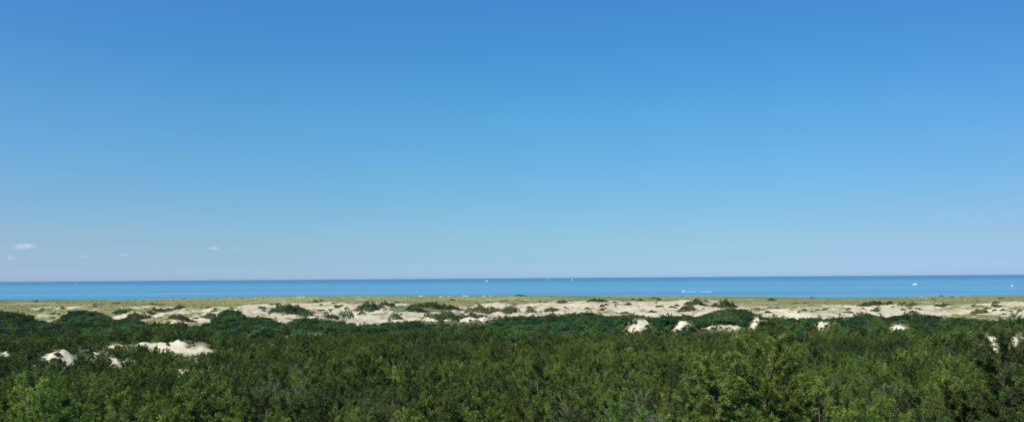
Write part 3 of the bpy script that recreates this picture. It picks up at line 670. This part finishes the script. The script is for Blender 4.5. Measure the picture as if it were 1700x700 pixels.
# ---------------------------------------------------------------- shrubs on the open dunes
def dune_shrub(x0, x1, y0, y1, label, mat=None, group=None, name='beach_shrub', dens=1.0):
    mat = mat or M_DUNE
    pc = (x0 + x1) / 2; bx, by = hit(pc, y1)
    w = (x1 - x0) * by / F; hh = (y1 - y0) * by / F
    H = float(np.clip(hh * 0.85, 0.7, 7.0)); dp = min(max(w * 0.55, 2.5), 16)
    cy = by + dp * 0.5
    seed = int(x0 * 7 + y0 * 13) % 99991; r = np.random.default_rng(seed)
    n = int(np.clip(w * dp * 0.785 * 32 * dens, 420, 12000))
    a = r.uniform(0, 2 * np.pi, n); q = np.sqrt(r.random(n))
    lob = 1 + 0.22 * np.sin(a * 3 + seed) + 0.16 * np.sin(a * 7 + seed * 2) + 0.10 * np.sin(a * 13 + seed * 3)
    q = np.where(r.random(n) < 0.06, q * 1.25, q)
    lx = np.cos(a) * q * w / 2 * lob; ly = np.sin(a) * q * dp / 2 * lob
    gz = terrain(bx + lx, cy + ly)
    g0 = z1(bx, cy)
    dome = np.clip(1 - q ** 2.2, 0, 1) ** 0.6 * (0.72 + 1.7 * fbm((bx + lx) / 2.2, (cy + ly) / 2.2, 121, 3)) + 0.12
    lz = gz - g0 + H * np.clip(dome, 0.05, 1.2) * (1 - 0.75 * r.random(n) ** 1.7)
    sz = 0.22 + 0.0004 * by * 0.5
    Nn = np.stack([lx / (w / 2), ly / (dp / 2), np.full(n, 0.7)], 1)
    V, Fc = leaves(np.stack([lx, ly, lz], 1), Nn, sz, r)
    me = mesh_np(name, V, Fc, 4); set_tone(me, np.repeat(np.clip(0.45 + 1.5 * fbm(lx / 1.8, ly / 1.8, 131, 3) + r.normal(0, 0.16, n), 0, 1), 4)); me.materials.append(mat)
    o = link(name, me); o.location = (bx, cy, g0)
    tag(o, label, 'shrub', group)
    return o
SH = [  # x0, x1, y0, y1, label
 (283, 304, 508.5, 515, 'small dark oval shrub at the crest of the left bright sand streak', 0),
 (250, 270, 511.5, 518, 'brown grey shrub on the bright sand left of the dark oval shrub', 1),
 (268, 286, 512, 518, 'brownish low shrub touching the dark oval shrub at the left dunes', 1),
 (246, 258, 520, 523, 'tiny dark shrub on top of the pinkish sand mound', 0),
 (272, 316, 522, 531, 'long low grey shrub belt right of the pinkish sand mound', 1),
 (98, 108, 510, 513, 'small shrub in the middle of the framed sand patch at far left', 0),
 (205, 245, 519, 531, 'dark shrub clump left of the pinkish sand mound', 0),
 (186, 210, 518, 524, 'flat dark shrub above the short white sand strip at left', 0),
 (82, 102, 518, 521, 'thin dark shrub line across the diagonal sand streak', 0),
 (333, 362, 519, 530, 'olive shrub at the left foot of the wooded hump', 0),
 (428, 441, 508, 513, 'small olive shrub left of the largest shrub island on the sand', 1),
 (441, 507, 506, 520, 'largest dark green shrub island lying on the open sand', 0),
 (456, 466, 502.5, 506, 'small shrub just behind the largest shrub island', 1),
 (491, 504, 514, 522, 'nearly black shrub at the lower right tip of the largest shrub island', 0),
 (494, 520, 517, 526, 'olive shrub patch below the nearly black shrub', 0),
 (535, 562, 517, 529, 'bright green rounded shrub beside the dark blue-green shrub', 0),
 (558, 587, 508, 530, 'tall dark blue-green shrub alone on the central sand', 0),
 (553, 568, 508, 512, 'flat grey tongue of shrub left of the tall dark shrub', 1),
 (588, 632, 505, 518, 'green shrub belt climbing the central sand dune', 0),
 (594, 606, 515, 523, 'small olive shrub on the textured central sand slope', 1),
 (628, 656, 499, 508, 'green shrub crest where the central dune meets the grass plain', 0),
 (645, 668, 521, 532, 'round dark shrub in the sand hollow of the central dune', 0),
 (674, 758, 500.5, 512, 'long dark green shrub strip on the grassy ridge', 0),
 (672, 706, 511, 518, 'green shrub patch under the pale green ridge', 0),
 (702, 722, 514, 526, 'dark round shrub left of the long leafy shrub bank', 0),
 (718, 778, 514, 531, 'long leafy shrub bank above the white sand strip', 0),
 (770, 788, 510, 519, 'olive shrub left of the bushy dark dune shrub', 1),
 (785, 812, 506, 520, 'bushy dark dune shrub standing above the pale path', 0),
 (774, 802, 519, 528, 'dark flat shrub between two pale sand strips', 0),
 (806, 830, 512, 520, 'brownish shrub right of the bushy dark dune shrub', 1),
 (832, 862, 510, 522, 'dark shrub at the left foot of the broad bright dune', 0),
 (872, 890, 508.5, 519, 'olive green rounded shrub at the lower left of the broad bright dune', 0),
 (903, 928, 510, 517, 'oval olive shrub in the middle of the broad bright dune', 1),
 (924, 942, 498, 503.5, 'dark shrub on the skyline crest of the broad bright dune', 0),
 (940, 951, 496, 499.5, 'small dark shrub behind the broad bright dune crest', 0),
 (976, 1008, 495.5, 501, 'long green shrub lying along the back of the bright dunes', 0),
 (996, 1004, 512, 516, 'tiny brown shrub on the bright sand above the wood', 1),
 (1030, 1048, 516, 521, 'small brown shrub at the wood edge below the bright sand', 1),
 (1090, 1101, 506.5, 510, 'little dark oval shrub alone on the pale dune slope', 0),
 (1124, 1156, 509.5, 519, 'grey green shrub mound low on the highest dune', 1),
 (1139, 1173, 497.5, 507, 'dark green shrub in the saddle of the highest dune', 0),
 (1076, 1090, 513, 519, 'brown dry shrub at the foot of the pale dune slope', 1),
 (1186, 1226, 497, 511, 'dark shrub line running down the right shoulder of the highest dune', 0),
 (1176, 1244, 508, 534, 'large dark bushy thicket crowning the wooded dune by the sand strip', 0),
 (1276, 1300, 508, 511.5, 'flat dark shrub on the tan grass right of the wooded dune', 0),
 (1270, 1282, 516.5, 520, 'small dark shrub on the pink sand near the wood edge', 0),
 (1331, 1340, 511.5, 516, 'small olive tuft shrub on pink sand at the edge of the grass', 1),
 (1366, 1376, 511, 515, 'small dark shrub on the pale sand left of the dark crest bushes', 0),
 (1404, 1420, 516.5, 520, 'low thin shrub left of the grey green mound', 1),
 (1422, 1452, 515, 532, 'grey green shrub mound rising out of the wood edge', 1),
 (1432, 1470, 499, 507, 'dark bush row on the crest of the right-hand sand', 0),
 (1450, 1464, 507.5, 516.5, 'round olive bush alone on the sand under the dark crest row', 0),
 (1468, 1486, 498.5, 506, 'dark bush at the end of the crest row', 0),
 (1494, 1508, 499, 507.5, 'dark pointed bush left of its rounder twin on the sand crest', 0),
 (1506, 1524, 501, 509, 'dark rounder bush of the pair on the sand crest', 0),
 (1554, 1582, 504.5, 508.5, 'thin dark shrub strip along the top of the sand', 0),
 (1508, 1528, 516, 524, 'brown grey shrub among the wood edge', 1),
 (1616, 1643, 511.5, 521.5, 'dark oval shrub alone on the wide sand flat', 0),
 (1616, 1636, 505.5, 509, 'thin brown shrub line above the dark oval shrub', 1),
 (1636, 1648, 507, 513, 'small grey shrub at the shoulder of the dark oval shrub', 1),
 (1650, 1664, 505.5, 510, 'olive shrub on the lower rim of the far pale dune', 1),
 (1648, 1660, 500, 504.5, 'olive shrub on the upper rim of the far pale dune', 0),
 (1652, 1692, 556, 566, 'dark low shrub in front of the sand patch beside the tallest pine', 0)]
for (a, b, c, d, lb, g) in SH:
    dune_shrub(a, b, c, d, lb, M_GREY if g else M_DUNE)
SP = [(184, 198, 502, 504), (152, 160, 503, 505), (163, 171, 503.5, 505), (246, 260, 503, 505), (264, 272, 503, 505), (519, 528, 497.5, 501), (530, 537, 497, 499.5), (549, 556, 502, 504), (615, 622, 499, 501), (746, 755, 496, 498), (807, 817, 500.5, 502.5), (775, 784, 506, 508.5), (788, 794, 502.5, 504), (818, 824, 499.5, 501),
      (830, 842, 498, 500), (855, 871, 489, 491), (864, 872, 498, 500), (856, 862, 496.5, 498), (893, 901, 499, 501), (902, 909, 500, 502), (1020, 1027, 503, 505), (1048, 1056, 495, 497.5), (1057, 1070, 495, 499.5), (1079, 1095, 492.5, 495.5), (1090, 1099, 496, 498.5), (1138, 1146, 507.5, 509.5), (1200, 1206, 508, 510.5),
      (1276, 1289, 494.5, 499), (1298, 1308, 490.5, 493), (1319, 1328, 501.5, 504), (1332, 1340, 501, 503), (1355, 1361, 513, 515), (1311, 1318, 512.5, 514.5), (1546, 1553, 494, 496), (1580, 1584, 491.5, 493.5), (1552, 1555, 498, 499.5), (1658, 1667, 493, 495.5), (1663, 1670, 512.5, 515.5), (1678, 1683, 515.5, 518), (1692, 1697, 514, 517), (1497, 1504, 512.5, 515), (1520, 1524, 510, 513), (1649, 1656, 515, 517), (1622, 1627, 499, 500.5), (1561, 1566, 490, 491.5), (1345, 1352, 493, 495), (56, 62, 498, 501)]
for (a, b, c, d) in SP:
    dune_shrub(a, b, c, d, 'small dark low shrub dotting the olive grass plain or the bare sand', M_DUNE, 'small shrubs dotting the dunes')

k = 0
while k < 95:
    a = rng.uniform(40, 1698); b = np.interp(a, [p for p, q in CR], [q for p, q in CR]) + rng.uniform(1, 1) + rng.uniform(0, 1) * 22
    if b > np.interp(a, _fpx, [q for p, q in FE]) - 1.5: continue
    w = rng.uniform(2.5, 9) * (1.4 if rng.random() < 0.2 else 1); hgt = rng.uniform(1.2, 2.6) * (0.6 + w / 12)
    dune_shrub(a, a + w, b - hgt, b, 'small dark low shrub dotting the olive grass plain or the bare sand', M_GREY if rng.random() < 0.4 else M_DUNE, 'small shrubs dotting the dunes'); k += 1
# beach grass clumps
def make_tuft(seed):
    r = np.random.default_rng(seed); n = 60
    b = np.stack([r.normal(0, 0.25, n), r.normal(0, 0.25, n), np.zeros(n)], 1)
    d = unit(np.stack([r.normal(0, 0.5, n), r.normal(0, 0.5, n), np.ones(n)], 1)); ln = r.uniform(0.45, 0.85, (n, 1)); s = unit(np.cross(d, r.normal(size=(n, 3)))) * 0.035
    V = np.stack([b - s, b + s, b + d * ln + s * 0.3 + np.array([0, 0, -0.05]), b + d * ln - s * 0.3], 1).reshape(-1, 3)
    me = mesh_np('grass_tuft', V, np.arange(len(V)).reshape(-1, 4), 4); set_tone(me, np.repeat(r.uniform(0.1, 0.9, n), 4)); me.materials.append(M_GRASS); return me
n = 60000
gy = rng.uniform(455, 1108, n) ; gx = rng.uniform(-0.64, 0.64, n) * gy
c_, b_ = cover(gx, gy)
gd = edgeD(u_of(gx, gy))
dens = sstep(0.05, 0.3, fbm(gx / 12, gy / 16, 141, 4) + 0.12)
keepg = (gy > gd) & (rng.random(n) < np.where(b_ > 0.8, 0.13 * dens + 0.02, np.where(b_ > 0.4, 0.4 * dens + 0.1, 0.75)))
gx, gy = gx[keepg], gy[keepg]
_q = rng.random(len(_sc)) < np.where(_cv > 0.3, 0.03, np.where(_cv > -0.4, 0.1, 0.4)) * (_cv > -2.6)
gx = np.r_[gx, _sc[_q, 0]]; gy = np.r_[gy, _sc[_q, 1]]
scatter('beach_grass', [make_tuft(400 + i) for i in range(4)], gx, gy, terrain(gx, gy) - 0.05, rng.uniform(0, 6.28, len(gx)), rng.uniform(0.8, 1.9, len(gx)), rng.integers(0, 4, len(gx)), 'olive beach grass growing in clumps over the dunes and the plain', 'grass', sz=rng.uniform(0.5, 1.0, len(gx)))

# ---------------------------------------------------------------- boats
def paint(name, c, rough=0.4):
    m, N, L, P = nodes_mat(name)
    n = N.new('ShaderNodeTexNoise'); n.inputs['Scale'].default_value = 1.5; n.inputs['Detail'].default_value = 4
    t = N.new('ShaderNodeTexCoord'); L.new(t.outputs['Object'], n.inputs['Vector'])
    r = N.new('ShaderNodeMapRange'); r.inputs[3].default_value = 0.9; r.inputs[4].default_value = 1.05; L.new(n.outputs[0], r.inputs[0])
    mm = N.new('ShaderNodeMix'); mm.data_type = 'RGBA'; mm.blend_type = 'MULTIPLY'; mm.inputs[0].default_value = 1; mm.inputs[6].default_value = (*c, 1)
    L.new(r.outputs[0], mm.inputs[7]); L.new(mm.outputs[2], P.inputs['Base Color']); P.inputs['Roughness'].default_value = rough
    return m
M_WHITE = paint('white_gelcoat', (0.8, 0.8, 0.78)); M_NAVY = paint('navy_hull', (0.05, 0.07, 0.11)); M_GLASS = paint('dark_glass', (0.02, 0.025, 0.03), 0.1)
M_SAIL = paint('sail_cloth', (0.8, 0.79, 0.75), 0.8); M_ALU = paint('aluminium', (0.55, 0.56, 0.58), 0.3)
def bm_obj(name, bm, mat, parent):
    me = bpy.data.meshes.new(name); bmesh.ops.recalc_face_normals(bm, faces=bm.faces); bm.to_mesh(me); bm.free()
    return link(name, me, mat, parent)
def loft(secs):
    bm = bmesh.new(); rows = [[bm.verts.new(p) for p in s] for s in secs]
    for a, b in zip(rows, rows[1:]):
        for i in range(len(a) - 1): bm.faces.new((a[i], a[i + 1], b[i + 1], b[i]))
        bm.faces.new((a[-1], a[0], b[0], b[-1]))
    bm.faces.new(rows[0]); bm.faces.new(rows[-1][::-1]); return bm
def hull_bm(Ln, B, Fb):
    secs = []
    for t, w, sh, k in [(-0.5, 0.86, 1.0, 0.6), (-0.25, 1.0, 0.97, 0.8), (0, 1.0, 1.0, 0.9), (0.22, 0.85, 1.1, 0.8), (0.38, 0.5, 1.25, 0.5), (0.5, 0.04, 1.42, -0.6)]:
        h = B / 2 * w; xx = t * Ln
        secs.append([(xx, -h, Fb * sh), (xx, -h * 0.82, 0.12 * Fb), (xx, 0, -0.45 * Fb * k), (xx, h * 0.82, 0.12 * Fb), (xx, h, Fb * sh), (xx, 0, Fb * sh * 1.02)])
    return loft(secs)
def boxy(x0, x1, w0, w1, z0, z1, rake=0.2):
    return loft([[(x0, -w0, z0), (x0, w0, z0), (x0 + rake * .3, w1, z1), (x0 + rake * .3, -w1, z1)], [(x1, -w0, z0), (x1, w0, z0), (x1 - rake, w1, z1), (x1 - rake, -w1, z1)]])
def rod(a, b, r):
    V, f = tube(np.array([a, b], float), [r, r * 0.8], 6); me = mesh_np('rod', V, f, 4); return me
def at_sea(px, py):
    d = ray(px, py); t = -CAMZ / d[2]; return d[0] * t, d[1] * t
def boat_root(name, px, py, ang, label, depth=None):
    x, y = at_sea(px, py) if depth is None else spot(px, depth)
    r = bpy.data.objects.new(name, None); scene.collection.objects.link(r); r.location = (x, y, 0); r.rotation_euler = (0, 0, ang); tag(r, label, 'boat'); return r
def motorboat(px, py, ang, s, label, hullm=None, depth=None, tower=True):
    r = boat_root('motor_boat', px, py, ang, label, depth); r.scale = (s, s, s)
    bm_obj('hull', hull_bm(9, 3.0, 1.15), hullm or M_WHITE, r)
    bm_obj('deckhouse', boxy(-1.6, 2.4, 1.15, 0.95, 1.1, 2.6, 0.9), M_WHITE, r)
    bm_obj('window', boxy(-1.2, 2.15, 1.17, 1.04, 1.75, 2.3, 0.35), M_GLASS, r)
    bm_obj('flybridge', boxy(-1.5, 1.0, 0.9, 0.8, 2.6, 3.3, 0.3), M_WHITE, r)
    if tower:
        link('mast', rod((-0.6, 0, 3.2), (-0.9, 0, 5.4), 0.07), M_ALU, r)
    return r
def sailboat(px, py, ang, s, label, depth=None):
    r = boat_root('sail_boat', px, py, ang, label, depth); r.scale = (s, s, s)
    bm_obj('hull', hull_bm(11, 3.2, 1.0), M_WHITE, r)
    bm_obj('coachroof', boxy(-1.5, 2.2, 0.9, 0.7, 1.0, 1.55, 0.5), M_WHITE, r)
    link('mast', rod((0.6, 0, 1), (0.6, 0, 15), 0.12), M_ALU, r); link('boom', rod((0.6, 0, 2.2), (-4.6, 0.9, 2.2), 0.09), M_ALU, r)
    def sail(nm, A, B, C, bulge):
        bm = bmesh.new(); n = 7; rows = []
        for i in range(n + 1):
            row = []
            for j in range(n + 1 - i):
                a, b = i / n, j / n; c = 1 - a - b
                p = Vector(A) * c + Vector(B) * b + Vector(C) * a; p.y += bulge * 6.75 * a * b * c * 2 + bulge * b * c * 2
                row.append(bm.verts.new(p))
            rows.append(row)
        for i in range(n):
            for j in range(n - i):
                bm.faces.new((rows[i][j], rows[i][j + 1], rows[i + 1][j]))
                if j < n - i - 1: bm.faces.new((rows[i][j + 1], rows[i + 1][j + 1], rows[i + 1][j]))
        o = bm_obj(nm, bm, M_SAIL, r); sm = o.modifiers.new('cloth', 'SOLIDIFY'); sm.thickness = 0.03
    sail('mainsail', (0.5, 0, 2.4), (-4.5, 0.9, 2.4), (0.5, 0, 14.8), 0.5)
    sail('jib', (5.2, 0, 1.6), (0.2, 0.9, 1.9), (0.7, 0, 13.5), 0.5)
    return r
motorboat(1135, 484, math.pi, 0.85, 'small white motor boat speeding ahead of its long white wake')
motorboat(1519, 472.5, math.radians(160), 1.55, 'white motor yacht with dark stern, the nearer of the two boats far off at right')
motorboat(1681, 474.6, math.radians(15), 1.0, 'small white motor boat on the water at the far edge above the plain')
sailboat(949, 463, math.radians(20), 1.3, 'white sailboat on the horizon right of the fainter sail', 9000)
sailboat(908, 462.5, math.radians(200), 1.1, 'faint tiny sailboat close to the horizon', 11000)
motorboat(808, 465, 0, 3.2, 'far white motor vessel trailing a faint wake below the horizon', None, 8200)
sailboat(128, 474.5, math.radians(30), 0.7, 'lone tiny white sailboat off the left-hand shore', 6200)
def wake(px0, px1, py, wid, label, parts):
    x0, y0 = at_sea(px0, py); x1, _ = at_sea(px1, py)
    V, Fc = [], []; n = 60; r = np.random.default_rng(5)
    tt = np.linspace(0, 1, n); xs = x0 + (x1 - x0) * tt
    for i in range(n):
        w = wid * (0.35 + 0.65 * min(1, tt[i] * 4)) * (0.7 + 0.5 * r.random()); 
        V += [(xs[i], y0 - w, 0.05), (xs[i], y0 - w * 0.2, 0.25 + 0.15 * r.random()), (xs[i], y0 + w * 0.3, 0.22 + 0.15 * r.random()), (xs[i], y0 + w, 0.05)]
    for i in range(n - 1):
        if not any(a <= tt[i] <= b for a, b in parts): continue
        for j in range(3): Fc.append((i * 4 + j, (i + 1) * 4 + j, (i + 1) * 4 + j + 1, i * 4 + j + 1))
    o = link('wake', mesh_np('wake', np.array(V), np.array(Fc), 4), M_FOAM); tag(o, label, 'wake', None, 'stuff')
M_FOAM = paint('foam', (0.75, 0.78, 0.8), 0.9)
wake(1139, 1184, 484.2, 16, 'long white foam wake behind the speeding motor boat', [(0, 0.36), (0.52, 1)])
wake(800, 807, 465, 30, 'faint foam streak behind the far motor vessel', [(0, 1)])

# ---------------------------------------------------------------- clouds
def cloud_mat(seed, dens):
    m = bpy.data.materials.new('cloud_vapour'); m.use_nodes = True; N, L = m.node_tree.nodes, m.node_tree.links
    N.remove(N['Principled BSDF']); pv = N.new('ShaderNodeVolumePrincipled'); L.new(pv.outputs[0], N['Material Output'].inputs['Volume'])
    t = N.new('ShaderNodeTexCoord'); ln = N.new('ShaderNodeVectorMath'); ln.operation = 'LENGTH'; L.new(t.outputs['Object'], ln.inputs[0])
    n = N.new('ShaderNodeTexNoise'); n.noise_dimensions = '4D'; n.inputs['W'].default_value = seed; n.inputs['Scale'].default_value = 1.9; n.inputs['Detail'].default_value = 5
    L.new(t.outputs['Object'], n.inputs['Vector'])
    a = N.new('ShaderNodeMapRange'); a.inputs[1].default_value = 1.0; a.inputs[2].default_value = 0.2; a.inputs[3].default_value = 0; a.inputs[4].default_value = 1; L.new(ln.outputs['Value'], a.inputs[0])
    b = N.new('ShaderNodeMapRange'); b.inputs[1].default_value = 0.42; b.inputs[2].default_value = 0.62; L.new(n.outputs[0], b.inputs[0])
    c = N.new('ShaderNodeMath'); c.operation = 'MULTIPLY'; L.new(a.outputs[0], c.inputs[0]); L.new(b.outputs[0], c.inputs[1])
    d = N.new('ShaderNodeMath'); d.operation = 'MULTIPLY'; d.inputs[1].default_value = dens; L.new(c.outputs[0], d.inputs[0]); L.new(d.outputs[0], pv.inputs['Density'])
    pv.inputs['Color'].default_value = (1, 1, 1, 1); pv.inputs['Anisotropy'].default_value = 0.0
    return m
for i, (px, py, rx, ry, dn, lb) in enumerate([(41, 409, 21, 6, 0.016, 'brightest small flat cloud low in the sky at the left'), (18, 428, 9, 5, 0.012, 'faint little cloud just below the brightest cloud'), (205, 423, 9, 4, 0.010, 'faint round wisp of cloud between the two flat clouds'),
                                  (355, 412, 13, 3.5, 0.012, 'thin flat wisp of cloud farthest from the brightest cloud'), (138, 426, 10, 4, 0.006, 'barely visible cloud puff right of the brightest cloud'), (396, 412, 9, 3, 0.005, 'barely visible streak of cloud beside the thin flat wisp')]):
    dep = 20000.0; d = ray(px, py); t = dep / d[1]
    bm = bmesh.new(); bmesh.ops.create_icosphere(bm, subdivisions=3, radius=1.0); me = bpy.data.meshes.new('cloud'); bm.to_mesh(me); bm.free()
    o = link('cloud', me, cloud_mat(i * 3.7 + 1, dn)); o.location = (d[0] * t, dep, CAMZ + d[2] * t); o.scale = (rx * dep / F, rx * dep / F * 0.6, ry * dep / F)
    tag(o, lb, 'cloud')
